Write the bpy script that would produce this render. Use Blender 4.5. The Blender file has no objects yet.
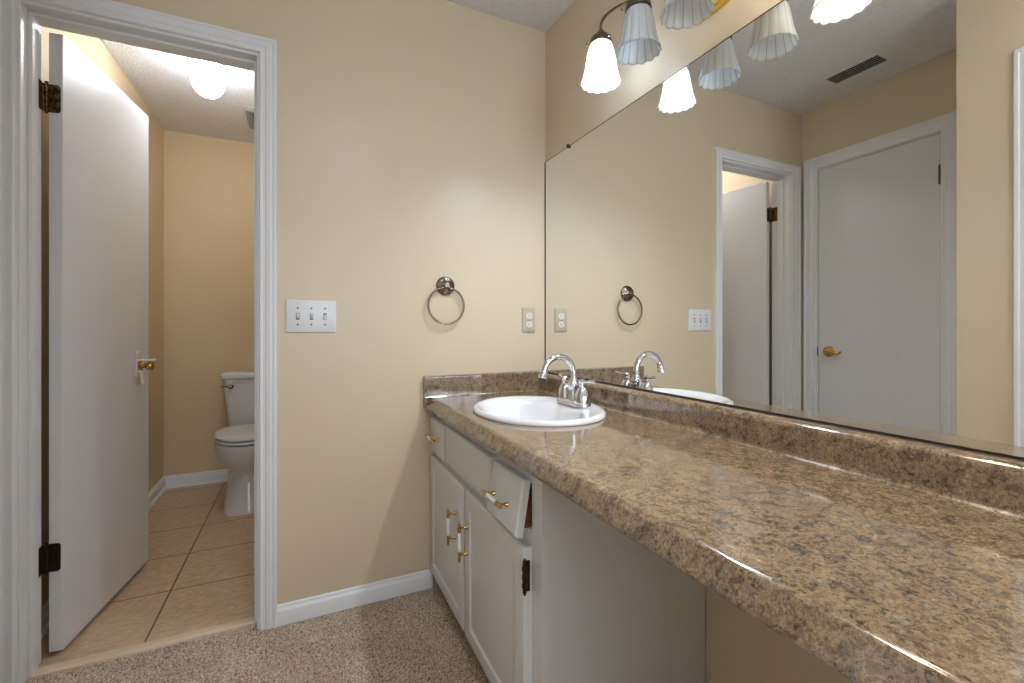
import bpy, bmesh, math, random
from mathutils import Vector, Matrix
random.seed(7)
S = bpy.context.scene
COL = S.collection
PI = math.pi

# ------------------------------------------------------------------ camera, world, light, exposure
cam_d = bpy.data.cameras.new('camera'); cam = bpy.data.objects.new('camera', cam_d); COL.objects.link(cam)
cam_d.sensor_width = 36; cam_d.sensor_fit = 'HORIZONTAL'; cam_d.lens = 447/1024*36
cam_d.shift_y = -13.7/1024; cam_d.clip_start = .02
cam.location = (-1.026, -1.818, 1.07)
cam.rotation_euler = (PI/2, 0, -math.atan2(210, 447))
S.camera = cam
S.view_settings.view_transform = 'Standard'; S.view_settings.look = 'None'
S.view_settings.gamma = 1; S.view_settings.use_curve_mapping = False
S.view_settings.exposure = 0.2
W = bpy.data.worlds.new('world'); S.world = W; W.use_nodes = True
W.node_tree.nodes['Background'].inputs[0].default_value = (.75, .87, 1, 1)
W.node_tree.nodes['Background'].inputs[1].default_value = 1.0
def area(name, loc, rot, sx, sy, power, color):
    l = bpy.data.lights.new(name, 'AREA'); l.shape = 'RECTANGLE'; l.size = sx; l.size_y = sy
    l.energy = power; l.color = color
    o = bpy.data.objects.new(name, l); COL.objects.link(o); o.location = loc; o.rotation_euler = rot
    return o
FILL_BACK = 30
area('window_fill_light', (-.72, -3.95, 1.45), (PI/2, 0, 0), 1.15, 1.35, FILL_BACK, (.80, .895, 1))  # fill light added behind the camera, shining in through a made-up window
E_COLD, E_WARM, E_GLOBE, E_FILL = 640, 430, 46, 34

# ------------------------------------------------------------------ materials
def mat(name, color=(.8,.8,.8), rough=.5, metal=0, spec=.5, coat=0, build=None, **kw):
    m = bpy.data.materials.new(name); m.use_nodes = True
    nt = m.node_tree; b = nt.nodes['Principled BSDF']
    b.inputs['Base Color'].default_value = (*color, 1); b.inputs['Roughness'].default_value = rough
    b.inputs['Metallic'].default_value = metal; b.inputs['Specular IOR Level'].default_value = spec
    b.inputs['Coat Weight'].default_value = coat
    for k, v in kw.items(): b.inputs[k].default_value = v
    if build: build(nt, b)
    return m
def srgb(r, g, b):
    f = lambda c: (c/255/12.92) if c/255 <= .04045 else ((c/255+.055)/1.055)**2.4
    return (f(r), f(g), f(b))
def node(nt, t, **kw):
    n = nt.nodes.new(t)
    for k, v in kw.items():
        if k in n.inputs: n.inputs[k].default_value = v
        else: setattr(n, k, v)
    return n
def coords(nt, scale=(1,1,1)):
    tc = node(nt, 'ShaderNodeNewGeometry'); mp = node(nt, 'ShaderNodeMapping')
    mp.inputs['Scale'].default_value = scale
    nt.links.new(tc.outputs['Position'], mp.inputs['Vector']); return mp.outputs['Vector']
def noise(nt, vec, scale, detail=3, rough=.5, dist=0):
    n = node(nt, 'ShaderNodeTexNoise'); n.inputs['Scale'].default_value = scale
    n.inputs['Detail'].default_value = detail; n.inputs['Roughness'].default_value = rough
    n.inputs['Distortion'].default_value = dist
    nt.links.new(vec, n.inputs['Vector']); return n.outputs['Fac']
def ramp(nt, fac, stops):
    r = node(nt, 'ShaderNodeValToRGB'); e = r.color_ramp.elements
    while len(e) < len(stops): e.new(.5)
    for el, (p, c) in zip(e, stops): el.position = p; el.color = (*c, 1)
    nt.links.new(fac, r.inputs['Fac']); return r.outputs['Color']
def mixc(nt, fac, a, b, mode='MIX'):
    n = node(nt, 'ShaderNodeMix', data_type='RGBA', blend_type=mode)
    for s, v in ((0, fac), (6, a), (7, b)):
        if hasattr(v, 'links') or isinstance(v, bpy.types.NodeSocket): nt.links.new(v, n.inputs[s])
        elif s: n.inputs[s].default_value = (*v, 1)
        else: n.inputs[0].default_value = v
    return n.outputs[2]
def bump(nt, b, h, strength=.3, dist=.002):
    n = node(nt, 'ShaderNodeBump'); n.inputs['Strength'].default_value = strength; n.inputs['Distance'].default_value = dist
    nt.links.new(h, n.inputs['Height']); nt.links.new(n.outputs['Normal'], b.inputs['Normal'])
def wall_build(c):
    def f(nt, b):
        v = coords(nt)
        nt.links.new(mixc(nt, noise(nt, v, 1.7, 3), tuple(x*.95 for x in c), tuple(min(1, x*1.04) for x in c)), b.inputs['Base Color'])
        bump(nt, b, noise(nt, v, 130, 3), .12, .0015)
    return f
WALLC = srgb(214, 196, 168)
M = {}
M['wall'] = mat('beige wall paint', rough=.34, spec=.42, build=wall_build(WALLC))
WALLT = srgb(216, 194, 158)
M['wall_toilet'] = mat('tan wall paint', rough=.5, spec=.3, build=wall_build(WALLT))
M['wall_white'] = mat('off white paint', rough=.5, spec=.3, build=wall_build((.6,.58,.54)))
def ceil_b(nt, b):
    v = coords(nt); h = noise(nt, v, 75, 4, .65);
    bump(nt, b, h, .8, .010)
    nt.links.new(ramp(nt, h, [(.3, (.74,.74,.75)), (.7, (.86,.86,.87))]), b.inputs['Base Color'])
M['ceiling'] = mat('textured ceiling', rough=.9, spec=.1, build=ceil_b)
M['trim'] = mat('white trim paint', srgb(230,230,231), rough=.32, spec=.45, build=lambda nt, b: bump(nt, b, noise(nt, coords(nt), 60, 2), .05, .001))
M['door'] = mat('white door paint', srgb(222,222,224), rough=.38, spec=.4, build=lambda nt, b: bump(nt, b, noise(nt, coords(nt, (1,1,.15)), 40, 2), .08, .001))
M['cab'] = mat('white cabinet paint', srgb(222,221,219), rough=.35, spec=.45, build=lambda nt, b: bump(nt, b, noise(nt, coords(nt), 70, 3), .08, .001))
M['wood'] = mat('raw brown wood', rough=.7, build=lambda nt, b: nt.links.new(ramp(nt, noise(nt, coords(nt, (4,4,40)), 8, 4), [(.3, srgb(90,52,34)), (.7, srgb(140,88,58))]), b.inputs['Base Color']))
M['dark'] = mat('dark void', (.02,.02,.02), .8)
def granite(nt, b):
    v = coords(nt)
    n1 = noise(nt, v, 52, 7, .74, .35); n2 = noise(nt, v, 150, 4, .7, .1); n3 = noise(nt, v, 300, 3, .7); n4 = noise(nt, v, 30, 3, .6)
    base = ramp(nt, n1, [(.38, srgb(30,23,19)), (.45, srgb(84,63,47)), (.505, srgb(168,140,106)), (.555, srgb(96,75,58)), (.63, srgb(176,160,138))])
    sp = ramp(nt, n2, [(.41, srgb(34,27,23)), (.47, srgb(100,78,60)), (.53, srgb(182,154,120)), (.61, srgb(128,116,108))])
    c = mixc(nt, .34, base, sp)
    c = mixc(nt, ramp(nt, n3, [(.34, (.8,.8,.8)), (.42, (0,0,0))]), c, srgb(34,26,22))
    rd = ramp(nt, noise(nt, v, 60, 4, .6), [(.58, (0,0,0)), (.64, (.6,.6,.6))])
    c = mixc(nt, rd, c, srgb(104,64,48))
    c = mixc(nt, .22, c, ramp(nt, n4, [(.42, srgb(70,56,44)), (.58, srgb(160,136,102))]))
    nt.links.new(c, b.inputs['Base Color'])
    nt.links.new(ramp(nt, n2, [(.3, (.08,.08,.08)), (.7, (.16,.16,.16))]), b.inputs['Roughness'])
M['granite'] = mat('brown speckled laminate', rough=.15, spec=1.0, coat=.35, build=granite)
M['underside'] = mat('particle board', srgb(120,96,66), .8)
def carpet_b(nt, b):
    v = coords(nt); n = noise(nt, v, 190, 4, .8); n2 = noise(nt, v, 130, 3, .7); n3 = noise(nt, v, 7, 2)
    c = ramp(nt, n, [(.36, srgb(92,70,52)), (.45, srgb(196,170,142)), (.58, srgb(250,232,212))])
    c = mixc(nt, ramp(nt, n2, [(.38, (.85,.85,.85)), (.45, (0,0,0))]), c, srgb(88,66,50))
    c = mixc(nt, .18, c, ramp(nt, n3, [(.4, srgb(160,136,112)), (.6, srgb(226,208,188))]))
    nt.links.new(c, b.inputs['Base Color']); bump(nt, b, n, 1, .006)
M['carpet'] = mat('beige speckled carpet', rough=1, spec=.05, build=carpet_b)
def tile_b(nt, b):
    v = coords(nt); sx = node(nt, 'ShaderNodeSeparateXYZ'); nt.links.new(v, sx.inputs[0])
    outs = []
    for k, off in ((0, 1.51), (1, -.42)):
        a = node(nt, 'ShaderNodeMath', operation='ADD'); a.inputs[1].default_value = off + 33.5; nt.links.new(sx.outputs[k], a.inputs[0])
        d = node(nt, 'ShaderNodeMath', operation='DIVIDE'); d.inputs[1].default_value = .335; nt.links.new(a.outputs[0], d.inputs[0])
        p = node(nt, 'ShaderNodeMath', operation='PINGPONG'); p.inputs[1].default_value = .5; nt.links.new(d.outputs[0], p.inputs[0])
        l = node(nt, 'ShaderNodeMath', operation='GREATER_THAN'); l.inputs[1].default_value = .0095; nt.links.new(p.outputs[0], l.inputs[0])
        outs.append(l.outputs[0])
    mn = node(nt, 'ShaderNodeMath', operation='MULTIPLY'); nt.links.new(outs[0], mn.inputs[0]); nt.links.new(outs[1], mn.inputs[1])
    n1 = noise(nt, coords(nt, (1,1.4,1)), 30, 6, .7, .6)
    t = ramp(nt, n1, [(.32, srgb(178,150,120)), (.5, srgb(198,170,140)), (.68, srgb(212,188,158))])
    nt.links.new(mixc(nt, mn.outputs[0], srgb(112,88,68), t), b.inputs['Base Color'])
    bump(nt, b, mn.outputs[0], .6, .002)
M['tile'] = mat('tan ceramic floor tile', rough=.32, spec=.4, build=tile_b)
M['strip'] = mat('beige threshold', srgb(214,192,164), .5)
M['mirror'] = mat('mirror silver', (.90,.915,.90), .0, metal=1)
M['mirror_edge'] = mat('dark mirror edge', srgb(62,58,50), .35, metal=.5)
M['chrome'] = mat('polished chrome', (.72,.73,.75), .07, metal=1)
M['nickel'] = mat('brushed nickel', srgb(132,122,108), .24, metal=1)
M['bronze'] = mat('antique pewter bronze', srgb(122,108,90), .36, metal=1)
def tarn(nt, b): nt.links.new(ramp(nt, noise(nt, coords(nt), 120, 4), [(.4, srgb(62,46,30)), (.65, srgb(140,112,62))]), b.inputs['Base Color'])
M['old_brass'] = mat('tarnished brass', rough=.42, metal=.85, build=tarn)
M['dark_bronze'] = mat('dark bronze', srgb(58,40,30), .45, metal=.7)
M['brass'] = mat('polished brass', srgb(196,160,92), .2, metal=1)
M['brass_plate'] = mat('polished yellow brass', srgb(226,196,84), .3, metal=.8)
M['porcelain'] = mat('white porcelain', srgb(238,238,240), .08, spec=.6, coat=.4)
M['toilet'] = mat('white vitreous china', srgb(226,228,232), .12, spec=.55)
M['plate'] = mat('white plastic', srgb(226,226,228), .3)
M['plate_beige'] = mat('almond plastic', srgb(190,176,152), .35)
M['plate_cream'] = mat('pale almond plastic', srgb(232,226,210), .35)
M['screw'] = mat('screw steel', srgb(90,88,84), .4, metal=.6)
M['guard'] = mat('cream plastic', srgb(226,214,204), .4)
M['vent_dark'] = mat('vent shadow gap', srgb(40,40,42), .7)
def emis(name, c, s):
    m = bpy.data.materials.new(name); m.use_nodes = True; nt = m.node_tree; nt.nodes.clear()
    e = node(nt, 'ShaderNodeEmission'); e.inputs[0].default_value = (*c, 1); e.inputs[1].default_value = s
    o = node(nt, 'ShaderNodeOutputMaterial'); nt.links.new(e.outputs[0], o.inputs[0]); return m
M['bulb_cold'] = emis('cool white lit bulb', (.68,.83,1), E_COLD)
M['bulb_warm'] = emis('warm lit bulb', (1,.84,.66), E_WARM)
M['globe'] = emis('lit globe glass', (.90,.94,1), E_GLOBE)
M['fill_globe'] = emis('added fill dome glow', (.80,.895,1), E_FILL)  # emission of the dome added for fill, out of view
M['bulb_off'] = mat('unlit frosted bulb', (.85,.85,.83), .3)
def shade_mat(name, c, tr, tl):
    m = bpy.data.materials.new(name); m.use_nodes = True; nt = m.node_tree; nt.nodes.clear()
    o = node(nt, 'ShaderNodeOutputMaterial')
    T = node(nt, 'ShaderNodeBsdfTransparent'); T.inputs[0].default_value = (*[min(1, x*1.02) for x in c], 1)
    L = node(nt, 'ShaderNodeBsdfTranslucent'); L.inputs[0].default_value = (*c, 1)
    D = node(nt, 'ShaderNodeBsdfDiffuse'); D.inputs[0].default_value = (*c, 1)
    G = node(nt, 'ShaderNodeBsdfGlossy'); G.inputs[0].default_value = (1,1,1,1); G.inputs[1].default_value = .08
    m1 = node(nt, 'ShaderNodeMixShader'); m1.inputs[0].default_value = tl; nt.links.new(D.outputs[0], m1.inputs[1]); nt.links.new(L.outputs[0], m1.inputs[2])
    m2 = node(nt, 'ShaderNodeMixShader'); m2.inputs[0].default_value = tr; nt.links.new(m1.outputs[0], m2.inputs[1]); nt.links.new(T.outputs[0], m2.inputs[2])
    fr = node(nt, 'ShaderNodeFresnel'); fr.inputs[0].default_value = 1.35
    m3 = node(nt, 'ShaderNodeMixShader'); nt.links.new(fr.outputs[0], m3.inputs[0]); nt.links.new(m2.outputs[0], m3.inputs[1]); nt.links.new(G.outputs[0], m3.inputs[2])
    nt.links.new(m3.outputs[0], o.inputs[0]); return m
M['shade'] = shade_mat('frosted fluted glass', (.90,.92,.94), .13, .5)
M['shade_groove'] = shade_mat('greyer groove glass', (.55,.57,.60), .35, .5)  # greyer, more transparent tone along the grooves between flutes
def glass_b():
    m = bpy.data.materials.new('window pane glass'); m.use_nodes = True; nt = m.node_tree; nt.nodes.clear()
    o = node(nt, 'ShaderNodeOutputMaterial'); T = node(nt, 'ShaderNodeBsdfTransparent'); G = node(nt, 'ShaderNodeBsdfGlossy'); G.inputs[1].default_value = 0
    x = node(nt, 'ShaderNodeMixShader'); x.inputs[0].default_value = .06
    nt.links.new(T.outputs[0], x.inputs[1]); nt.links.new(G.outputs[0], x.inputs[2]); nt.links.new(x.outputs[0], o.inputs[0]); return m
M['glass'] = glass_b()

# ------------------------------------------------------------------ mesh helpers
def box(bm, x0, x1, y0, y1, z0, z1, mi=0):
    x0, x1 = sorted((x0, x1)); y0, y1 = sorted((y0, y1)); z0, z1 = sorted((z0, z1))
    v = [bm.verts.new(p) for p in ((x0,y0,z0),(x1,y0,z0),(x1,y1,z0),(x0,y1,z0),(x0,y0,z1),(x1,y0,z1),(x1,y1,z1),(x0,y1,z1))]
    fs = [bm.faces.new([v[i] for i in q]) for q in ((3,2,1,0),(4,5,6,7),(0,1,5,4),(1,2,6,5),(2,3,7,6),(3,0,4,7))]
    for f in fs: f.material_index = mi
    return v
def frame_of(d):
    d = Vector(d).normalized(); u = d.orthogonal().normalized(); return u, d.cross(u)
def tube(bm, pts, r, n=12, caps=True):
    pts = [Vector(p) for p in pts]; rr = r if isinstance(r, (list, tuple)) else [r]*len(pts)
    u = None; rings = []
    for i, p in enumerate(pts):
        d = (pts[min(i+1, len(pts)-1)] - pts[max(i-1, 0)]).normalized()
        if u is None: u = d.orthogonal().normalized()
        else: u = (u - d*u.dot(d)).normalized()
        w = d.cross(u)
        rings.append([bm.verts.new(p + (u*math.cos(2*PI*k/n) + w*math.sin(2*PI*k/n))*rr[i]) for k in range(n)])
    for a, b in zip(rings, rings[1:]):
        for k in range(n): bm.faces.new((a[k], a[(k+1)%n], b[(k+1)%n], b[k]))
    if caps: bm.faces.new(rings[0][::-1]); bm.faces.new(rings[-1])
def lathe(bm, prof, c=(0,0,0), axis='z', n=32, sx=1, sy=1, mi=0):
    """prof: (radius, height along axis)"""
    c = Vector(c); rings = []
    for r, h in prof:
        ring = []
        for k in range(n):
            a = 2*PI*k/n; p, q = r*math.cos(a)*sx, r*math.sin(a)*sy
            v = {'z': (p, q, h), 'x': (h, p, q), 'y': (q, h, p)}[axis]
            ring.append(bm.verts.new(c + Vector(v)))
        rings.append(ring)
    for a, b in zip(rings, rings[1:]):
        for k in range(n): bm.faces.new((a[k], a[(k+1)%n], b[(k+1)%n], b[k])).material_index = mi
    if prof[0][0] > 1e-5: bm.faces.new(rings[0][::-1]).material_index = mi
    if prof[-1][0] > 1e-5: bm.faces.new(rings[-1]).material_index = mi
    bmesh.ops.remove_doubles(bm, verts=bm.verts[:], dist=1e-6)
def loft(bm, rings, caps=True):
    R = [[bm.verts.new(p) for p in r] for r in rings]; n = len(R[0])
    for a, b in zip(R, R[1:]):
        for k in range(n): bm.faces.new((a[k], a[(k+1)%n], b[(k+1)%n], b[k]))
    if caps: bm.faces.new(R[0][::-1]); bm.faces.new(R[-1])
def prism(bm, poly, ax, a, b):
    """poly in the other two axes (order x,y,z minus ax), extruded along ax from a to b"""
    def P(p, t):
        q = list(p); q.insert('xyz'.index(ax), t); return q
    loft(bm, [[P(p, a) for p in poly], [P(p, b) for p in poly]])
def wpos(o):
    p = Vector((0,0,0))
    while o: p += o.location; o = o.parent
    return p
def obj(name, bm, m, parent=None, bevel=0, smooth=False, seg=2, local=False, origin=None):
    me = bpy.data.meshes.new(name)
    bmesh.ops.recalc_face_normals(bm, faces=bm.faces[:])
    o = bpy.data.objects.new(name, me); COL.objects.link(o)
    if parent: o.parent = parent
    if parent and not local: bmesh.ops.translate(bm, verts=bm.verts[:], vec=-wpos(parent))
    if origin and not parent:
        bmesh.ops.translate(bm, verts=bm.verts[:], vec=-Vector(origin)); o.location = origin
    bm.to_mesh(me); bm.free()
    for x in (m if isinstance(m, list) else [m]): me.materials.append(x)
    if smooth:
        for p in me.polygons: p.use_smooth = True
        me.set_sharp_from_angle(angle=math.radians(40 if smooth is True else smooth))
    if bevel:
        b = o.modifiers.new('bevel', 'BEVEL'); b.width = bevel; b.segments = seg; b.limit_method = 'ANGLE'; b.angle_limit = math.radians(50); b.harden_normals = False
    return o
def NB(): return bmesh.new()
def thing(name, label, cat, loc, rotz=0, group=None):
    o = bpy.data.objects.new(name, None); COL.objects.link(o); o.location = loc; o.rotation_euler = (0,0,rotz)
    o.empty_display_size = .05; tag(o, label, cat, group); return o
def tag(o, label, cat, group=None):
    o['label'] = label; o['category'] = cat
    if group: o['group'] = group
    return o
def struct(o, label=None, cat=None):
    o['kind'] = 'structure'
    if label: o['label'] = label
    if cat: o['category'] = cat
    return o
def sstruct(name, bm, m, label, cat, **kw): return struct(obj(name, bm, m, **kw), label, cat)

# ------------------------------------------------------------------ room numbers
H = 2.445                       # ceiling
XL, XJ, YJ = -1.895, -1.42, -.93   # left wall, projecting left wall, its corner
YN = -3.8                       # near wall (behind the camera)
D1 = (-1.793, -1.159, 2.047)    # toilet door opening
WT = .115                       # wall thickness
YT = 1.87; XR2 = -.86; XT = -1.862; HT = 2.39           # toilet room back wall, right wall
D2 = (-.70, -.10, 2.06)         # closet door opening (along y) on the left wall
D3 = (-1.93, -1.172, 2.04)       # door on the projecting left wall
CASW, CASW2 = .075, .075

# ------------------------------------------------------------------ walls
b = NB()
box(b, XL-WT, D1[0], 0, WT, 0, H); box(b, D1[1], 0, 0, WT, 0, H); box(b, D1[0], D1[1], 0, WT, D1[2], H)
sstruct('wall_back', b, M['wall'], 'beige wall with the toilet room doorway, towel ring and switches', 'wall')
b = NB(); box(b, 0, WT, YN, WT, 0, H)
sstruct('wall_right', b, M['wall'], 'beige wall behind the large mirror and under the counter', 'wall')
b = NB()
box(b, XL-WT, XL, D2[1], 0, 0, H); box(b, XL-WT, XL, D2[0], D2[1], D2[2], H); box(b, XL-WT, XL, YJ-WT, D2[0], 0, H)
box(b, XL, XJ, YJ-WT, YJ, 0, H)
box(b, XJ-WT, XJ, D3[1], YJ-WT, 0, H); box(b, XJ-WT, XJ, D3[0], D3[1], D3[2], H); box(b, XJ-WT, XJ, YN, D3[0], 0, H)
sstruct('wall_left', b, M['wall'], 'yellowish wall with the white closet door seen in the mirror', 'wall')
WX = (-1.25, -.2, .8, 2.1)
b = NB()
box(b, XJ-WT, WX[0], YN-WT, YN, 0, H); box(b, WX[1], WT, YN-WT, YN, 0, H); box(b, WX[0], WX[1], YN-WT, YN, 0, WX[2]); box(b, WX[0], WX[1], YN-WT, YN, WX[3], H)
sstruct('wall_near', b, M['wall'], 'beige wall with an added window behind the viewer', 'wall')
b = NB()
for a in ((WX[0], WX[0]+.05, WX[2], WX[3]), (WX[1]-.05, WX[1], WX[2], WX[3]), (WX[0], WX[1], WX[2], WX[2]+.05), (WX[0], WX[1], WX[3]-.05, WX[3]), (WX[0], WX[1], 1.43, 1.47)):
    box(b, a[0], a[1], YN-.08, YN-.03, a[2], a[3])
w1 = sstruct('added_window', b, M['trim'], 'unseen white framed window added behind the viewer for fill light', 'window')  # window invented behind the camera as an opening for the fill
b = NB(); box(b, WX[0]+.05, WX[1]-.05, YN-.058, YN-.053, WX[2]+.05, WX[3]-.05); obj('pane', b, M['glass'], w1)
b = NB(); box(b, XT-.06, XT, WT, YT, 0, H); sstruct('wall_toilet_left', b, M['wall_toilet'], 'tan side wall behind the open white door', 'wall')
b = NB(); box(b, XL-WT, XR2+WT, YT, YT+WT, 0, H); sstruct('wall_toilet_back', b, M['wall_toilet'], 'tan wall behind the toilet', 'wall')
b = NB(); box(b, XR2, XR2+WT, WT, YT, 0, H); sstruct('wall_toilet_right', b, M['wall_toilet'], 'tan wall of the toilet room hidden right of the doorway', 'wall')

# ceilings
def ceiling_grid(x0, x1, y0, y1, sag):
    b = NB(); nx, ny = 30, 40; V = []
    for j in range(ny+1):
        row = []
        for i in range(nx+1):
            x = x0+(x1-x0)*i/nx; y = y1+(y0-y1)*(j/ny)**1.5
            z = H
            if sag:
                z -= .018*min(1, max(0, -y/.28))*math.exp(-abs(x)/.12)
            row.append(b.verts.new((x, y, z)))
        V.append(row)
    for j in range(ny):
        for i in range(nx): b.faces.new((V[j][i], V[j][i+1], V[j+1][i+1], V[j+1][i]))
    ex = bmesh.ops.extrude_face_region(b, geom=b.faces[:])
    for v in ex['geom']:
        if isinstance(v, bmesh.types.BMVert): v.co.z = H+.08
    return b
sstruct('ceiling', ceiling_grid(XL, 0, YN, 0, True), M['ceiling'], 'white textured ceiling over the vanity', 'ceiling')
b = NB(); box(b, XT, XR2, WT, YT, HT, HT+.08); sstruct('ceiling_toilet_room', b, M['ceiling'], 'white textured ceiling of the toilet room', 'ceiling')

# ------------------------------------------------------------------ floors
b = NB(); x0, x1, y0, y1 = -1.80, -.50, -1.0, .045; st = .0042
def flo(x, y): return random.uniform(-.0035, .0035) - .002
nx = int((x1-x0)/st); ny = int((y1-y0)/st)
V = [[None]*(nx+1) for _ in range(ny+1)]
for j in range(ny+1):
    for i in range(nx+1):
        e = (i in (0, nx) or j in (0, ny))
        V[j][i] = b.verts.new((x0+(x1-x0)*i/nx + (0 if e else random.uniform(-.0015, .0015)), y0+(y1-y0)*j/ny, -.002 if e else flo(0, 0)))
for j in range(ny):
    for i in range(nx): b.faces.new((V[j][i], V[j][i+1], V[j+1][i+1], V[j+1][i]))
def flat(x0, x1, y0, y1, z): b.faces.new([b.verts.new(p) for p in ((x0,y0,z),(x1,y0,z),(x1,y1,z),(x0,y1,z))])
flat(XL, x0, YJ, 0, -.002); flat(x1, 0, YN, 0, -.002); flat(XJ-.1, x1, YN, y0, -.002)
box(b, XL-.1, WT, YN-.1, .045, -.08, -.012)
sstruct('floor', b, M['carpet'], 'beige speckled carpet in front of the vanity', 'carpet')
b = NB(); box(b, XT, XR2, .06, YT, -.08, 0); sstruct('floor_toilet_room', b, M['tile'], 'tan square ceramic tile floor of the toilet room', 'floor')
b = NB(); prism(b, [(.034, -.01), (.036, .006), (.045, .010), (.072, .010), (.086, .001), (.086, -.01)], 'x', D1[0]+.012, D1[1]-.012)
sstruct('trim_threshold', b, M['strip'], 'beige threshold strip between carpet and tile', 'threshold')

# ------------------------------------------------------------------ casings, jambs, baseboards
CP = [(0, 0), (0, .009), (.004, .012), (.012, .012), (.016, .0105), (.026, .011), (.030, .0135), (.048, .0160), (.053, .0145), (.058, .0145), (.062, .0175), (.072, .0175), (.075, .014), (.075, 0)]
def casing(name, plane, u0, u1, top, at, sgn, label, wl=1, wr=1, wt=1):
    """plane 'y': runs along x on wall y=at; plane 'x': runs along y on wall x=at. sgn = side it protrudes to."""
    b = NB(); path = lambda d: [(u0-d*wl, 0), (u0-d*wl, top+d*wt), (u1+d*wr, top+d*wt), (u1+d*wr, 0)]
    rings = []
    for k in range(4):
        ring = []
        for d, h in CP:
            u, z = path(d)[k]
            ring.append((u, at+sgn*h, z) if plane == 'y' else (at+sgn*h, u, z))
        rings.append(ring)
    loft(b, rings)
    return sstruct(name, b, M['trim'], label, 'door casing', smooth=25)
casing('trim_1', 'y', D1[0]+.004, D1[1]-.004, D1[2]-.002, 0, -1, 'white moulded casing around the toilet room doorway', wl=1.08, wr=.735, wt=.70)
casing('trim_2', 'x', D2[0], D2[1], D2[2], XL, 1, 'white casing around the closed closet door in the mirror', wl=.86)
casing('trim_3', 'x', D3[0], D3[1], D3[2], XJ, 1, 'white casing at the right edge of the mirror view')
# jamb lining of the toilet doorway, with stop
b = NB(); J = .012
box(b, D1[0], D1[0]+J, 0, WT+.004, 0, D1[2]); box(b, D1[1]-J, D1[1], 0, WT+.004, 0, D1[2]); box(b, D1[0]+J, D1[1]-J, 0, WT+.004, D1[2]-J, D1[2])
s0, s1 = .038, .074
box(b, D1[0]+J, D1[0]+J+.011, s0, s1, 0, D1[2]-J); box(b, D1[1]-J-.011, D1[1]-J, s0, s1, 0, D1[2]-J); box(b, D1[0]+J+.011, D1[1]-J-.011, s0, s1, D1[2]-J-.011, D1[2]-J)
sstruct('trim_4', b, M['trim'], 'white door jamb with stop inside the toilet room doorway', 'door jamb', bevel=.002)
for nm, a, at, lab in (('trim_5', D2, XL, 'white jamb around the closet door'), ('trim_6', D3, XJ, 'white jamb at the right edge of the mirror view')):
    b = NB(); box(b, at-WT, at, a[0], a[0]+.004, 0, a[2]); box(b, at-WT, at, a[1]-.004, a[1], 0, a[2]); box(b, at-WT, at, a[0]+.004, a[1]-.004, a[2]-.004, a[2])
    sstruct(nm, b, M['trim'], lab, 'door jamb')
BP = [(0, 0), (.013, 0), (.013, .048), (.011, .055), (.007, .061), (.006, .068), (.003, .072), (0, .072)]
def base(name, pts, label):
    """pts: floor polyline, wall on the left-hand side of travel; mitred"""
    b = NB(); P = [Vector(p) for p in pts]; rings = []
    for i, p in enumerate(P):
        def nrm(a, c): d = (c-a).normalized(); return Vector((d.y, -d.x))
        if i == 0: n = nrm(P[0], P[1])
        elif i == len(P)-1: n = nrm(P[-2], P[-1])
        else:
            n1, n2 = nrm(P[i-1], p), nrm(p, P[i+1]); n = (n1+n2); n = n/(n.dot(n1))
        rings.append([(p.x+n.x*h, p.y+n.y*h, z) for h, z in BP])
    loft(b, rings); return sstruct(name, b, M['trim'], label, 'baseboard', smooth=25)
base('baseboard_back', [(D1[1]+.050, 0), (-.5385, 0)], 'white baseboard under the light switches')
BP = [(0, 0), (.026, 0), (.025, .008), (.020, .015), (.013, .018), (.013, .055), (.011, .062), (.007, .068), (.006, .076), (.003, .080), (0, .080)]
base('baseboard_toilet_room', [(XT, WT), (XT, YT), (XR2, YT), (XR2, WT)], 'white baseboard around the toilet room')
base('baseboard_left', [(XJ, YN), (XJ, D3[0]-.075)], 'white baseboard on the projecting wall near the viewer')
base('baseboard_right', [(0, -.915), (0, -2.03)], 'white baseboard under the open end of the counter')

# ------------------------------------------------------------------ door_1 (open, hinged at the left jamb)
def hinge_pair(parent, zc, m, hx=0, local=True): pass
ang = math.radians(82.5)
dr = struct(bpy.data.objects.new('door_1', None), 'white flush door standing open into the toilet room', 'door'); COL.objects.link(dr)
dr.location = (-1.7315, .1225, 0); dr.rotation_euler = (0, 0, ang)
# local: +X along the leaf, +Y is the far face side (thickness to +Y), z up
b = NB(); box(b, 0, .594, 0, .036, .020, 2.026)
leaf = obj('door_leaf', b, M['door'], dr, bevel=.0015, local=True)
# knob + child guard, camera side is -Y
KX, KZ = .502, .905
b = NB(); lathe(b, [(.030, 0), (.031, -.004), (.024, -.008), (.012, -.010), (.010, -.026), (.015, -.030), (.020, -.037), (.021, -.045), (.017, -.052), (0, -.055)], (KX, 0, KZ), 'y', 24)
kb = obj('door_knob', b, M['brass'], leaf, smooth=True, local=True); kb['label'] = 'polished brass knob'
b = NB(); lathe(b, [(.030, .036), (.024, .044), (.012, .046), (.011, .064), (.019, .070), (.026, .080), (.027, .090), (.022, .099), (0, .102)], (KX, 0, KZ), 'y', 24)
kb = obj('door_knob', b, M['brass'], leaf, smooth=True, local=True); kb['label'] = 'brass knob on the hidden face'
b = NB(); box(b, KX-.034, KX-.006, -.008, 0, KZ-.045, KZ+.062); box(b, KX-.030, KX-.008, -.070, -.006, KZ+.022, KZ+.030)
tube(b, [(KX-.020, -.004, KZ-.02), (KX-.018, -.018, KZ-.026), (KX-.016, -.022, KZ-.078)], [.008, .009, .007], 10)
g = obj('child_guard', b, M['guard'], leaf, bevel=.003, local=True); g['label'] = 'cream plastic child lock around the knob'
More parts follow.
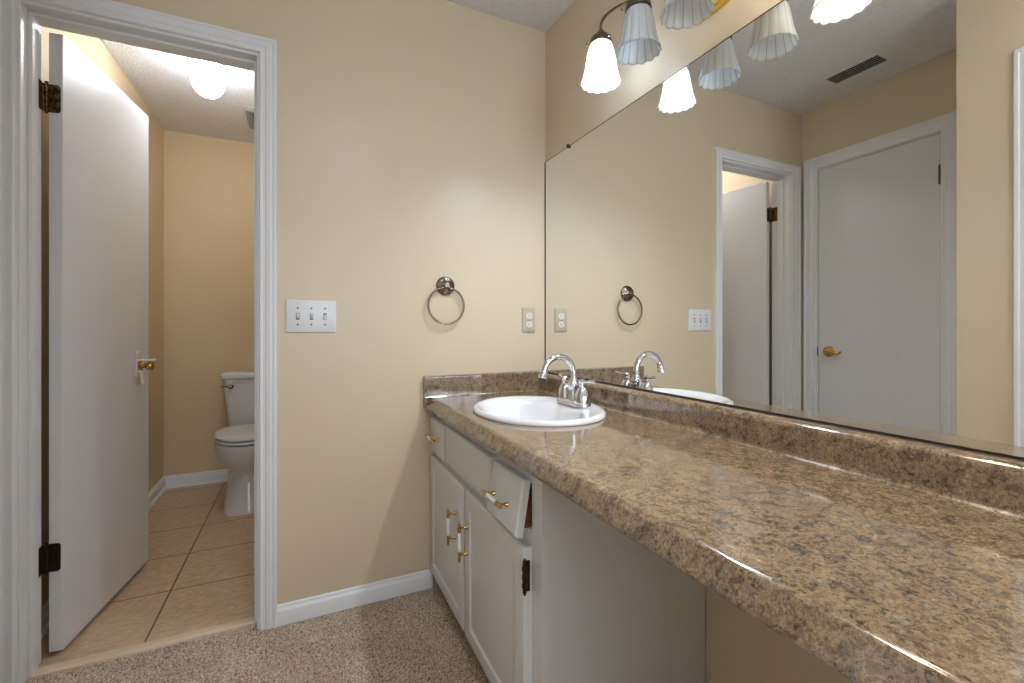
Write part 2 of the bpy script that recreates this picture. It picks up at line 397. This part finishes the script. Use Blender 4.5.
def door_hinge(zc, m, lab):
    b = NB(); h = .045
    # leaf on the door edge (x=0 plane), rounded corners
    def leafp(y0, y1, x, r, flip):
        pts = []
        for (cy, cz, a0) in ((y1-.001, zc+h-.001, 0), (y0+r, zc+h-r, 90), (y0+r, zc-h+r, 180), (y1-.001, zc-h+.001, 270)):
            rr = r if cy == y0+r else .001
            for q in range(5):
                a = math.radians(a0+q*22.5); pts.append((cy+rr*math.cos(a), cz+rr*math.sin(a)))
        return pts
    prism(b, leafp(.005, .040, 0, .009, 1), 'x', -.0025, .0004)
    for sz, sy in ((.030, .018), (0, .024), (-.030, .018)):
        lathe(b, [(.0042, -.0036), (.0036, -.0042), (0, -.0042)], (0, sy, zc+sz), 'x', 12, mi=1)
    for k in range(5):
        z0 = zc-h+.018*k
        lathe(b, [(.0062, z0+.0006), (.0062, z0+.0174)], (-.004, .040, 0), 'z', 14)
    lathe(b, [(.004, zc-h-.005), (.004, zc+h+.004), (.006, zc+h+.006), (0, zc+h+.009)], (-.004, .040, 0), 'z', 12)
    co, si = math.cos(-ang), math.sin(-ang)
    def L(wx, wy): dx, dy = wx-dr.location.x, wy-dr.location.y; return dx*co-dy*si, dx*si+dy*co
    P = [L(D1[0]+J+.0002, .078), L(D1[0]+J+.003, .078), L(D1[0]+J+.003, WT+.005), L(D1[0]+J+.0002, WT+.005)]
    prism(b, P, 'z', zc-h, zc+h)
    P = [L(D1[0]+J+.0002, WT+.005), L(D1[0]+J+.003, WT+.004), L(-1.768, .124), L(-1.770, .129)]
    prism(b, P, 'z', zc-h, zc+h)
    o = obj('hinge', b, [m, M['dark']], leaf, smooth=True, local=True); o['label'] = lab
door_hinge(1.812, M['old_brass'], 'tarnished brass upper hinge'); door_hinge(.326, M['dark_bronze'], 'dark bronze lower hinge')

# closed doors on the left walls
def closed_door(name, D, at, label, lever):
    d = struct(bpy.data.objects.new(name, None), label, 'door'); COL.objects.link(d); d.location = (at, (D[0]+D[1])/2, 0)
    b = NB(); box(b, at-.040, at-.004, D[0]+.007, D[1]-.007, .015, D[2]-.007); lf = obj('door_leaf', b, M['door'], d, bevel=.0015)
    y = D[1]-.067; z = .925
    b = NB(); lathe(b, [(.033, 0), (.033, .004), (.028, .009), (.014, .012), (.012, .040), (0, .042)], (at-.004, y, z), 'x', 28)
    tube(b, [(at+.030, y+.004, z), (at+.040, y-.010, z+.002), (at+.042, y-.035, z+.001), (at+.040, y-.058, z-.010), (at+.040, y-.078, z-.010), (at+.040, y-.090, z+.004)], [.010, .011, .009, .007, .006, .005], 12)
    h = obj('door_handle', b, M['brass'], lf, smooth=True); h['label'] = 'brass lever handle'
    b = NB(); box(b, at-.003, at+.002, D[1]-.004, D[1]+.006, z-.028, z+.028); obj('strike_plate', b, M['dark_bronze'], d, bevel=.001)
    for zc in (.25, 1.84):
        b = NB(); lathe(b, [(.0062, zc-.045), (.0062, zc+.045), (.003, zc+.046), (.0045, zc+.052), (0, zc+.058)], (at+.006, D[0]+.004, 0), 'z', 14)
        obj('hinge', b, M['old_brass'], lf, smooth=True)
closed_door('door_2', D2, XL, 'closed white closet door with brass lever seen in the mirror', True)
closed_door('door_3', D3, XJ, 'closed white door on the projecting wall beside the viewer', True)

# ------------------------------------------------------------------ vanity cabinet
CX = -.526; FX = -.549; CY = -.914; CT = .745      # face frame plane, door face plane, side panel, top
van = thing('vanity_cabinet', 'white painted vanity cabinet with two doors and three drawer fronts under the sink', 'cabinet', (-.27, -.45, 0))
FR = .018
b = NB()
box(b, CX+FR, -.003, CY, CY+.016, 0, CT)                    # side panel by the knee space
box(b, CX+FR, -.003, -.019, -.003, 0, CT)                   # far side against the wall
box(b, CX+FR, -.003, CY+.016, -.019, .075, .090)            # floor of the cabinet
box(b, -.009, -.003, CY+.016, -.019, .09, CT)               # back panel
box(b, CX+.055, CX+.07, CY+.016, -.019, 0, .075)            # toe board
box(b, CX+FR, CX+.055, CY, CY+.016, 0, .075)
obj('body', b, M['cab'], van, bevel=.001)
b = NB()
for y0, y1 in ((-.045, -.003), (-.455, -.405), (CY-.001, -.866)): box(b, CX, CX+FR, y0, y1, .055, CT)
for z0, z1 in ((.055, .10), (.530, .585), (.695, CT)):
    for y0, y1 in ((-.405, -.045), (-.866, -.455)): box(b, CX, CX+FR, y0, y1, z0, z1)
for y in (-.215, -.667): box(b, CX+.0005, CX+FR, y-.018, y+.018, .585, .695)
obj('face_frame', b, M['cab'], van, bevel=.001)
def panel_door(y0, y1, z0, z1, parent, name, inset=.048):
    """slab with eased edge and a shallow recessed field; face looks to -x"""
    b = NB(); y0, y1 = min(y0, y1), max(y0, y1)
    def R(i, x): return [(x, y0+i, z0+i), (x, y1-i, z0+i), (x, y1-i, z1-i), (x, y0+i, z1-i)]
    rings = [R(0, CX), R(0, FX+.006), R(.003, FX+.002), R(.009, FX)]
    if inset: rings += [R(inset, FX), R(inset+.004, FX+.005), R(inset+.010, FX+.005), R(inset+.022, FX+.002)]
    loft(b, rings)
    return obj(name, b, M['cab'], parent, smooth=25)
d1 = panel_door(-.420, -.006, .070, .545, van, 'cabinet_door')
d2 = panel_door(-.866, -.440, .070, .545, van, 'cabinet_door')
f1 = panel_door(-.198, -.006, .570, .706, van, 'drawer_front', 0)
f2 = panel_door(-.655, -.220, .578, .706, van, 'drawer_front', 0); f2['label'] = 'wide blank drawer front without a pull'
# right drawer: front tilted out at the bottom
rd = bpy.data.objects.new('drawer', None); COL.objects.link(rd); rd.parent = van
rd.location = Vector((CX, -.775, .702)) - van.location; rd.rotation_euler = (0, math.radians(9.5), 0); rd['label'] = 'small drawer hanging open at the bottom'
b = NB()
def R(i, x): return [(x, -.088+i, -.136+i), (x, .098-i, -.136+i), (x, .098-i, -i), (x, -.088+i, -i)]
loft(b, [R(0, -.001), R(0, FX-CX+.006), R(.003, FX-CX+.002), R(.009, FX-CX)])
f3 = obj('drawer_front', b, M['cab'], rd, smooth=25, local=True)
b = NB(); box(b, .0, .30, -.075, -.066, -.118, -.03); box(b, .0, .30, .070, .080, -.118, -.03); box(b, 0, .3, -.066, .07, -.118, -.112)
obj('drawer_box', b, M['wood'], rd, local=True)
# porcelain pulls
def pull(parent, c, axis, local=False):
    """c = centre on the face; axis 'y' horizontal, 'z' vertical"""
    c = Vector(c); A = Vector((0,1,0)) if axis == 'y' else Vector((0,0,1)); X = Vector((-1,0,0))
    b = NB()
    for s in (-1, 1):
        p = c + A*s*.042
        u, w = frame_of(X)
        tube(b, [p, p+X*.003, p+X*.010, p+X*.022, p+X*.027], [.0068, .006, .0032, .0034, .0052], 14)
        q = p + X*.026
        tube(b, [q-A*s*.012, q-A*s*.004, q+A*s*.004, q+A*s*.012, q+A*s*.020, q+A*s*.026], [.0056, .0060, .0046, .0050, .0030, .0006], 14)
    nb = len(b.faces); q = c + X*.026
    tube(b, [q-A*.036, q-A*.018, q, q+A*.018, q+A*.036], [.0048, .0064, .0070, .0064, .0048], 16)
    b.faces.ensure_lookup_table()
    for f in b.faces[nb:]: f.material_index = 1
    h = obj('handle', b, [M['brass'], M['porcelain']], parent, smooth=True, local=local)
    h['label'] = 'brass pull with a white porcelain grip'
pull(d1, (FX, -.345, .392), 'z'); pull(d2, (FX, -.466, .392), 'z'); pull(f1, (FX, -.098, .638), 'y')
pull(rd, (FX-CX, .014, -.078), 'y', True)
for zc in (.478, .140):
    b = NB(); box(b, FX+.002, FX+.016, -.870, -.866, zc-.036, zc+.036); 
    lathe(b, [(.002, zc-.044), (.005, zc-.036), (.0055, zc), (.005, zc+.036), (.002, zc+.044)], (FX+.001, -.871, 0), 'z', 12)
    for k in (-.02, 0, .02): lathe(b, [(.0068, zc+k-.005), (.0068, zc+k+.005)], (FX+.001, -.871, 0), 'z', 12)
    hh = obj('hinge', b, M['dark_bronze'], d2, smooth=True); hh['label'] = 'dark decorative hinge'

# end support of the counter, outside the frame on the right
b = NB(); box(b, -.53, -.003, -2.06, -2.04, 0, CT); tag(obj('counter_support_panel', b, M['cab'], origin=(-.27, -2.05, 0), bevel=.001), 'white panel holding up the near end of the counter', 'panel')

# ------------------------------------------------------------------ countertop with cut-out
ct = thing('countertop', 'long brown speckled counter with rounded front edge and backsplash', 'countertop', (-.28, -1.0, CT))
ZT = .785; XF = -.572; YE = -2.07
b = NB()
prof = [(-.003, CT), (-.003, ZT)]
prof += [(-.540, ZT), (-.542, ZT), (-.5465, ZT-.0008), (-.5502, ZT-.0030), (-.5530, ZT-.0062), (-.5560, ZT-.0110), (-.5600, ZT-.0170), (-.5645, ZT-.0230), (-.5685, ZT-.0285), (-.5712, ZT-.0330), (-.5720, ZT-.0365), (-.5705, ZT-.0383), (-.5680, ZT-.0396), (-.5640, CT)]
loft(b, [[(x, y, z) for x, z in prof] for y in (-.002, YE)])
top = obj('counter_slab', b, M['granite'], ct, smooth=25)
SCX, SCY = -.295, -.467
cb = NB(); lathe(cb, [(1, -.2), (1, .2)], (SCX, SCY, ZT), 'z', 64, sx=.185, sy=.228)
cut = obj('cut', cb, M['granite'])
bo = top.modifiers.new('b', 'BOOLEAN'); bo.operation = 'DIFFERENCE'; bo.object = cut; bo.solver = 'EXACT'
bpy.context.view_layer.update()
dg = bpy.context.evaluated_depsgraph_get(); nm = bpy.data.meshes.new_from_object(top.evaluated_get(dg))
top.modifiers.clear(); top.data = nm
bpy.data.objects.remove(cut)
for p in nm.polygons:
    if abs(p.normal.z) > .99: p.use_smooth = False
b = NB()
sp = [(-.003, ZT), (-.053, ZT), (-.049, ZT+.003), (-.047, ZT+.008), (-.047, ZT+.010), (-.047, .847), (-.047, .849), (-.0460, .853), (-.0435, .857), (-.040, .860), (-.035, .8615), (-.033, .862), (-.003, .862)]
loft(b, [[(x, y, z) for x, z in sp] for y in (-.022, YE)])
obj('backsplash', b, M['granite'], ct, smooth=25)
b = NB()
sp = [(-.002, ZT), (-.024, ZT), (-.022, ZT+.003), (-.022, ZT+.006), (-.022, .864), (-.022, .866), (-.0205, .870), (-.017, .872), (-.002, .872)]
loft(b, [[(x, y, z) for y, z in sp] for x in (-.572, -.003)])
box(b, -.5755, -.5715, -.022, -.002, CT, .871)
obj('side_splash', b, M['granite'], ct, smooth=25)

# ------------------------------------------------------------------ sink
sk = thing('sink', 'white oval drop-in sink set in the speckled counter', 'sink', (SCX, SCY, ZT))
b = NB(); n = 72
def ering(cx, cy, a, bb, z): return [(cx+a*math.cos(2*PI*k/n), cy+bb*math.sin(2*PI*k/n), z) for k in range(n)]
BX = SCX-.030
rings = [ering(SCX, SCY, .214, .256, ZT+.001), ering(SCX, SCY, .216, .258, ZT+.006), ering(SCX, SCY, .211, .253, ZT+.013), ering(SCX, SCY, .203, .245, ZT+.016),
         ering(SCX-.006, SCY, .190, .234, ZT+.014), ering(BX+.004, SCY, .163, .216, ZT+.009), ering(BX, SCY, .152, .205, ZT+.004), ering(BX, SCY, .145, .196, ZT-.010),
         ering(BX, SCY, .135, .182, ZT-.045), ering(BX, SCY, .115, .155, ZT-.090), ering(BX, SCY, .080, .105, ZT-.122), ering(BX, SCY, .030, .032, ZT-.134),
         ering(BX, SCY, .030, .032, ZT-.145), ering(BX, SCY, .085, .110, ZT-.134), ering(BX, SCY, .122, .162, ZT-.100), ering(BX, SCY, .145, .190, ZT-.050), ering(BX+.01, SCY, .165, .210, ZT-.006), ering(SCX, SCY, .183, .226, ZT+.001)]
loft(b, rings + [rings[0]], caps=False); bmesh.ops.remove_doubles(b, verts=b.verts[:], dist=1e-5)
obj('basin', b, M['porcelain'], sk, smooth=60)
b = NB(); lathe(b, [(.0, -.136), (.020, -.136), (.027, -.131), (.031, -.1325), (.029, -.140), (0, -.140)], (BX, SCY, ZT), 'z', 28); obj('drain', b, M['chrome'], sk, smooth=True)
b = NB(); lathe(b, [(0, .0), (.010, .0), (.011, .004), (0, .004)], (BX+.139, SCY, ZT-.035), 'x', 18); obj('overflow_ring', b, M['chrome'], sk, smooth=True)

# ------------------------------------------------------------------ faucet
FXX, FY, FZ = -.146, -.462, ZT+.014
fa = thing('faucet', 'chrome two-handle gooseneck faucet on the back of the sink', 'faucet', (FXX, FY, FZ))
b = NB()
def stad(hx, hy, z):
    pts = []
    for k in range(36):
        a = 2*PI*k/36; x, y = hx*math.cos(a), hx*math.sin(a)
        y += (hy-hx)*(1 if math.sin(a) >= 0 else -1); pts.append((FXX+x, FY+y, z))
    return pts
loft(b, [stad(.030, .086, FZ), stad(.030, .086, FZ+.006), stad(.026, .082, FZ+.013), stad(.022, .076, FZ+.016)])
obj('base_plate', b, M['chrome'], fa, smooth=35)
b = NB(); lathe(b, [(.024, .012), (.023, .030), (.018, .048), (.019, .058), (.022, .062), (.022, .070), (.016, .078), (.0125, .086), (.0125, .092)], (FXX, FY, FZ), 'z', 28)
pts = [(FXX, FY, FZ+.085), (FXX, FY, FZ+.102)]
RA = .061; zc = FZ+.108
for k in range(0, 21): a = PI*k/20*.94; pts.append((FXX-RA+RA*math.cos(a), FY, zc+RA*math.sin(a)))
tube(b, pts, [.0115]*2+[.0112]*21, 18)
e = Vector(pts[-1]); dn = (e-Vector(pts[-2])).normalized()
tube(b, [e-dn*.002, e+dn*.002, e+dn*.006, e+dn*.010, e+dn*.022, e+dn*.024], [.0115, .0145, .0150, .0128, .0165, .0150], 20)
obj('spout', b, M['chrome'], fa, smooth=True)
b = NB(); tube(b, [(FXX+.024, FY, FZ+.012), (FXX+.024, FY, FZ+.050), (FXX+.024, FY, FZ+.054), (FXX+.024, FY, FZ+.060)], [.0025, .0025, .005, .004], 10); obj('lift_rod', b, M['chrome'], fa, smooth=True)
for s in (-1, 1):
    y = FY+s*.056
    b = NB(); lathe(b, [(.029, .010), (.0285, .020), (.0265, .032), (.0225, .046), (.016, .060), (.011, .067), (.012, .070), (.012, .074), (.008, .078)], (FXX, y, FZ), 'z', 26)
    obj('handle_body', b, M['chrome'], fa, smooth=True)
    b = NB(); lathe(b, [(.010, .076), (.0125, .080), (.0125, .088), (.008, .093), (0, .094)], (FXX, y, FZ), 'z', 20)
    tube(b, [(FXX, y, FZ+.084), (FXX+.004, y+s*.020, FZ+.085), (FXX+.008, y+s*.040, FZ+.088), (FXX+.010, y+s*.052, FZ+.089), (FXX+.011, y+s*.060, FZ+.089)], [.007, .0048, .0058, .0075, .003], 14)
    obj('lever', b, M['chrome'], fa, smooth=True)

# ------------------------------------------------------------------ mirror
mi = thing('wall_mirror', 'large frameless mirror along the wall above the counter', 'mirror', (-.004, -1.0, .876))
MT, MB_, ME = 1.838, .8665, -2.06
b = NB(); box(b, -.0030, -.0005, ME, -.006, MB_, MT); obj('glass', b, M['mirror'], mi)
b = NB(); box(b, -.0050, -.0003, ME, -.0005, .8622, MB_+.0005); box(b, -.0050, -.0003, -.006, -.0005, MB_, MT); box(b, -.0040, -.0003, ME, -.0005, MT, MT+.002)
obj('edge_channel', b, M['mirror_edge'], mi)
for y in (-.205, -1.30):
    b = NB(); box(b, -.012, -.0005, y-.006, y+.006, MT-.006, MT+.009); obj('mirror_clip', b, M['mirror_edge'], mi, bevel=.002)

# ------------------------------------------------------------------ vanity light
vl = thing('vanity_light', 'four-shade bronze vanity light with fluted glass bells above the mirror', 'light fixture', (-.02, -.912, 1.93))
b = NB()
PY = -.945; pl = []
for k in range(40):
    a_ = 2*PI*k/40; c_, s_ = math.cos(a_), math.sin(a_)
    pl.append((PY+.088*math.copysign(abs(c_)**.7, c_), 2.002+.068*math.copysign(abs(s_)**.7, s_)))
loft(b, [[(x, PY+(y-PY)*k, 2.002+(z-2.002)*k) for y, z in pl] for x, k in ((-.0005, 1), (-.010, 1), (-.016, .94), (-.018, .86), (-.026, .80), (-.030, .66))])
obj('backplate', b, M['brass_plate'], vl, smooth=25)
def bell(cy, bulbm, tilt=0):
    cx = -.165; zt, zb = 1.968, 1.850
    # holder (socket cap)
    b = NB(); lathe(b, [(.0, 2.014), (.010, 2.013), (.012, 2.008), (.020, 2.001), (.030, 1.992), (.036, 1.978), (.037, 1.968), (.033, 1.968), (.031, 1.980), (.0, 1.990)], (cx, cy, 0), 'z', 28)
    for k in range(3):
        a = 2*PI*k/3+.5; u = Vector((math.cos(a), math.sin(a), 0)); p = Vector((cx, cy, 1.974)) + u*.030
        tube(b, [p, p+u*.012, p+u*.013, p+u*.018], [.0018, .0018, .0042, .0036], 8)
    hd = obj('shade_holder', b, M['bronze'], vl, smooth=True)
    # fluted shade
    b = NB(); NP = 14; per = 20; n = NP*per; rings = []
    prof = [(0, .030), (.06, .034), (.12, .0375), (.22, .0405), (.36, .0435), (.50, .0460), (.64, .0485), (.76, .0515), (.86, .0545), (.94, .0575), (1, .0600)]
    for t, r in prof:
        ring = []
        for k in range(n):
            a = 2*PI*k/n; c = abs(math.sin(NP*a/2))           # 0 at grooves, 1 mid-panel
            amp = min(1, t*6)*(.012+.028*t**3)
            rr = r*(1-.6*amp+1.6*amp*c)
            z = zt-(zt-zb)*t - (.0035*(c-.5) if t > .99 else (.002*(c-.5) if t > .93 else 0))
            ring.append(b.verts.new((cx+rr*math.cos(a), cy+rr*math.sin(a), z)))
        rings.append(ring)
    for j, (p, q) in enumerate(zip(rings, rings[1:])):
        for k in range(n):
            f = b.faces.new((p[k], p[(k+1)%n], q[(k+1)%n], q[k])); f.material_index = 1 if (k % per in (0,) and 1 < j) else 0
    sh = obj('lamp_shade', b, [M['shade'], M['shade_groove']], vl, smooth=60)
    so = sh.modifiers.new('solid', 'SOLIDIFY'); so.thickness = .0025; so.offset = 0
    b = NB(); lathe(b, [(.011, 1.985), (.013, 1.950), (.012, 1.946), (.014, 1.938), (.022, 1.918), (.028, 1.898), (.0275, 1.882), (.019, 1.864), (0, 1.856)] if bulbm != M['bulb_off'] else [(.011, 1.985), (.012, 1.955), (.016, 1.942), (.017, 1.930), (.012, 1.918), (0, 1.914)], (cx, cy, 0), 'z', 24)
    obj('bulb', b, bulbm, vl, smooth=True)
    # arm: out of the plate, up over an arch and down into the holder
    y0 = PY+(cy+.912)*.20
    ctrl = [Vector((-.020, y0, 2.010)), Vector((-.075, y0+(cy-y0)*.22, 2.040)), Vector((-.140, y0+(cy-y0)*.45, 2.060)), Vector((-.175, y0+(cy-y0)*.97, 2.068)), Vector((cx, cy, 2.050)), Vector((cx, cy, 2.018))]
    N = len(ctrl)-1; pts = []
    for i in range(33):
        t = i/32; p = Vector()
        for k, c in enumerate(ctrl): p += c*math.comb(N, k)*t**k*(1-t)**(N-k)
        pts.append(p)
    b = NB(); tube(b, pts, .0045, 12)
    lathe(b, [(.014, -.024), (.014, -.030), (.008, -.036), (.0045, -.040)], (0, y0, 2.012), 'x', 18)
    obj('arm', b, M['bronze'], vl, smooth=True)
bell(-.650, M['bulb_cold']); bell(-.825, M['bulb_off']); bell(-1.000, M['bulb_off']); bell(-1.175, M['bulb_warm'])

# ------------------------------------------------------------------ toilet room light and fan
cl = thing('ceiling_light', 'round lit globe on the toilet room ceiling', 'ceiling light', (-1.437, .760, HT))
b = NB(); lathe(b, [(.075, 0), (.078, -.006), (.074, -.020), (.060, -.030), (.056, -.044), (.050, -.046)], (-1.437, .760, HT), 'z', 36)
for k in range(3):
    a = 2*PI*k/3+.3; u = Vector((math.cos(a), math.sin(a), 0)); p = Vector((-1.437, .760, HT-.038))+u*.054
    tube(b, [p, p+u*.014, p+u*.015, p+u*.020], [.002, .002, .005, .004], 8)
obj('base', b, M['trim'], cl, smooth=True)
b = NB(); R0 = .070; pr = [(.040, -.046)]
for k in range(1, 25): a = math.radians(30+150*k/24); pr.append((max(R0*math.sin(a), 0), -.125+1.16*R0*math.cos(a)))
lathe(b, pr, (-1.437, .760, HT), 'z', 40); obj('globe', b, M['globe'], cl, smooth=True)
fn = thing('exhaust_fan', 'grey exhaust fan cover on the toilet room ceiling', 'exhaust fan', (-1.213, 1.418, HT))
b = NB(); loft(b, [[(-1.213+s*k, 1.418+t*k, z) for s, t in ((-.125, -.15), (.125, -.15), (.125, .15), (-.125, .15))] for k, z in ((1, HT), (1, HT-.006), (.90, HT-.020))])
obj('cover', b, mat('grey fan cover plastic', srgb(150,150,152), .5), fn, bevel=.002)
b = NB()
for k in range(10): box(b, -1.30, -1.12, 1.310+.022*k, 1.318+.022*k, HT-.0215, HT-.0195)
obj('grille_slots', b, M['vent_dark'], fn)

# made-up dome lamp behind the viewer, added as fill light
bl = thing('added_fill_dome', 'unseen dome lamp added on the ceiling behind the viewer as fill light', 'ceiling light', (-.75, -1.85, H))
b = NB(); lathe(b, [(.16, 0), (.165, -.012), (.155, -.024)], (-.75, -1.85, H), 'z', 40); obj('base', b, M['nickel'], bl, smooth=True)
b = NB(); lathe(b, [(.150, -.022), (.148, -.045), (.125, -.075), (.080, -.096), (0, -.104)], (-.75, -1.85, H), 'z', 40); obj('globe', b, M['fill_globe'], bl, smooth=True)

# air vent in the ceiling, seen in the mirror
av = thing('air_vent', 'white ceiling air vent with dark slots seen in the mirror', 'air vent', (-1.645, -.44, H))
b = NB(); 
V0, V1, V2, V3 = -1.700, -1.598, -.565, -.320
for a in ((V0-.032, V0, V2-.045, V3+.045), (V1, V1+.032, V2-.045, V3+.045), (V0, V1, V2-.045, V2), (V0, V1, V3, V3+.045)): box(b, a[0], a[1], a[2], a[3], H-.005, H)
obj('frame', b, M['trim'], av, bevel=.0015)
b = NB(); box(b, V0, V1, V2, V3, H-.0010, H-.0002); obj('duct_opening', b, M['vent_dark'], av)
for k in range(4):
    b = NB(); x = V0+.019+.0213*k; prism(b, [(x-.004, H-.0012), (x+.003, H-.0065), (x+.0048, H-.0060), (x-.0022, H-.0012)], 'y', V2, V3); obj('slat', b, M['trim'], av)

# ------------------------------------------------------------------ wall plates
sw = thing('light_switch', 'white three-gang light switch plate beside the doorway', 'light switch', (-.994, 0, 1.112))
b = NB()
def rp(x0, x1, z0, z1, y0, y1, b):
    def R(i, y): return [(x0+i, y, z0+i), (x1-i, y, z0+i), (x1-i, y, z1-i), (x0+i, y, z1-i)]
    loft(b, [R(0, y0), R(0, y1+.003), R(.0015, y1+.001), R(.004, y1)])
rp(-1.079, -.909, 1.053, 1.172, 0, -.007, b)
obj('plate', b, M['plate'], sw, smooth=25)
for k in range(3):
    x = -.994+(k-1)*.046; up = k < 2
    b = NB(); box(b, x-.0055, x+.0055, -.0078, -.0068, 1.112-.0125, 1.112+.0125); obj('toggle_slot', b, M['screw'], sw)
    b = NB(); s = 1 if up else -1
    loft(b, [[(x-.004, -.006, 1.112-.009), (x+.004, -.006, 1.112-.009), (x+.004, -.006, 1.112+.009), (x-.004, -.006, 1.112+.009)],
             [(x-.0035, -.018, 1.112+s*.007-.004), (x+.0035, -.018, 1.112+s*.007-.004), (x+.0035, -.018, 1.112+s*.007+.004), (x-.0035, -.018, 1.112+s*.007+.004)]])
    obj('toggle', b, M['plate'], sw, bevel=.0008)
    for dz in (-.030, .030):
        b = NB(); lathe(b, [(.0032, -.0066), (.0032, -.0078), (0, -.0084)], (x, 0, 1.112+dz), 'y', 12); obj('screw', b, M['screw'], sw)
ou = thing('power_outlet', 'almond duplex outlet plate next to the mirror', 'outlet', (-.0885, 0, 1.105))
b = NB(); rp(-.122, -.055, 1.050, 1.161, 0, -.007, b); obj('plate', b, M['plate_beige'], ou, smooth=25)
for dz in (-.0195, .0195):
    b = NB(); pts = []
    for k in range(28):
        a = 2*PI*k/28; pts.append((-.0885+max(-.0145, min(.0145, .017*math.cos(a))), 1.105+dz+.0145*math.sin(a)))
    prism(b, pts, 'y', -.0092, -.006); r = obj('receptacle', b, M['plate_cream'], ou)
    b = NB()
    for x in (-.006, .006): box(b, -.0885+x-.0011, -.0885+x+.0011, -.0096, -.0088, 1.105+dz, 1.105+dz+.008)
    lathe(b, [(.0026, -.0096), (.0026, -.0088)], (-.0885, 0, 1.105+dz-.006), 'y', 10); obj('slots', b, M['dark'], r)
b = NB(); lathe(b, [(.003, -.0066), (.003, -.0078), (0, -.0082)], (-.0885, 0, 1.105), 'y', 12); obj('screw', b, M['screw'], ou)

# ------------------------------------------------------------------ towel ring
tr = thing('towel_ring', 'brushed nickel towel ring on the beige wall', 'towel ring', (-.482, 0, 1.245))
b = NB(); lathe(b, [(.040, 0), (.040, -.004), (.036, -.008), (.037, -.011), (.030, -.015), (.024, -.016), (.022, -.018), (.014, -.020), (.009, -.024), (.012, -.028), (.011, -.036), (0, -.039)], (-.482, 0, 1.245), 'y', 36)
obj('rosette', b, M['nickel'], tr, smooth=True)
b = NB(); RR = .076; pts = [(-.4835+RR*math.sin(2*PI*k/60), -.022-.002*(1-math.cos(2*PI*k/60)), 1.238-RR+RR*math.cos(2*PI*k/60)) for k in range(61)]
tube(b, pts, .0043, 12, caps=False); bmesh.ops.remove_doubles(b, verts=b.verts[:], dist=1e-5)
obj('ring', b, M['nickel'], tr, smooth=True)

# ------------------------------------------------------------------ toilet
TX = -1.318
to = thing('toilet', 'white two-piece toilet with closed lid behind the doorway', 'toilet', (TX, 1.5, 0))
def egg(cy, hw, front, back, z, n=44, sq=1):
    pts = []
    for k in range(n):
        a = 2*PI*k/n; c, s = math.cos(a), math.sin(a)
        x = hw*math.copysign(abs(c)**sq, c); y = s*(back if s > 0 else front)
        pts.append((TX+x, cy+y, z))
    return pts
b = NB()
loft(b, [egg(1.45, .142, .305, .34, 0, sq=.5), egg(1.45, .140, .303, .34, .012, sq=.5), egg(1.45, .129, .280, .33, .08, sq=.55), egg(1.45, .119, .255, .32, .16, sq=.65), egg(1.45, .116, .244, .32, .215, sq=.8),
         egg(1.43, .130, .250, .30, .245), egg(1.42, .160, .276, .28, .29), egg(1.40, .178, .288, .27, .34), egg(1.40, .184, .294, .27, .385), egg(1.40, .181, .292, .27, .398), egg(1.40, .150, .26, .25, .40)])
obj('bowl', b, M['toilet'], to, smooth=50)
b = NB(); loft(b, [egg(1.40, .176, .284, .20, .4055), egg(1.40, .188, .296, .20, .409), egg(1.40, .186, .294, .20, .418), egg(1.40, .170, .278, .19, .421)]); obj('seat', b, M['toilet'], to, smooth=40)
b = NB(); loft(b, [egg(1.40, .172, .281, .20, .4265), egg(1.40, .184, .292, .20, .430), egg(1.40, .180, .288, .20, .440), egg(1.40, .14, .24, .18, .448), egg(1.40, .06, .10, .08, .451)]); obj('lid', b, M['toilet'], to, smooth=50)
b = NB()
def rr(hx, y0, y1, z, r=.03):
    pts = []
    for sx, sy, a0 in ((1, 1, 0), (-1, 1, 90), (-1, -1, 180), (1, -1, 270)):
        cx = TX+sx*(hx-r); cy = (y1-r) if sy > 0 else (y0+r)
        for q in range(6): a = math.radians(a0+18*q); pts.append((cx+r*math.cos(a), cy+r*math.sin(a), z))
    return pts
loft(b, [rr(.150, 1.69, 1.855, .395), rr(.154, 1.68, 1.856, .415), rr(.172, 1.672, 1.858, .60), rr(.186, 1.665, 1.858, .728)])
obj('tank', b, M['toilet'], to, smooth=40)
b = NB(); loft(b, [rr(.190, 1.662, 1.860, .727), rr(.198, 1.652, 1.862, .733), rr(.198, 1.652, 1.862, .756), rr(.190, 1.660, 1.860, .765)]); obj('tank_lid', b, M['toilet'], to, smooth=40)
b = NB(); lathe(b, [(.016, .006), (.016, -.006), (.008, -.010), (.008, -.022), (0, -.024)], (TX-.135, 1.668, .680), 'y', 18)
tube(b, [(TX-.135, 1.648, .680), (TX-.160, 1.645, .682), (TX-.190, 1.645, .690)], [.006, .005, .007], 10); obj('flush_lever', b, M['nickel'], to, smooth=True)
for s in (-1, 1):
    b = NB(); lathe(b, [(.014, 0), (.013, .012), (.006, .018), (0, .019)], (TX+s*.118, 1.46, .016), 'z', 14); obj('bolt_cap', b, M['toilet'], to, smooth=True)
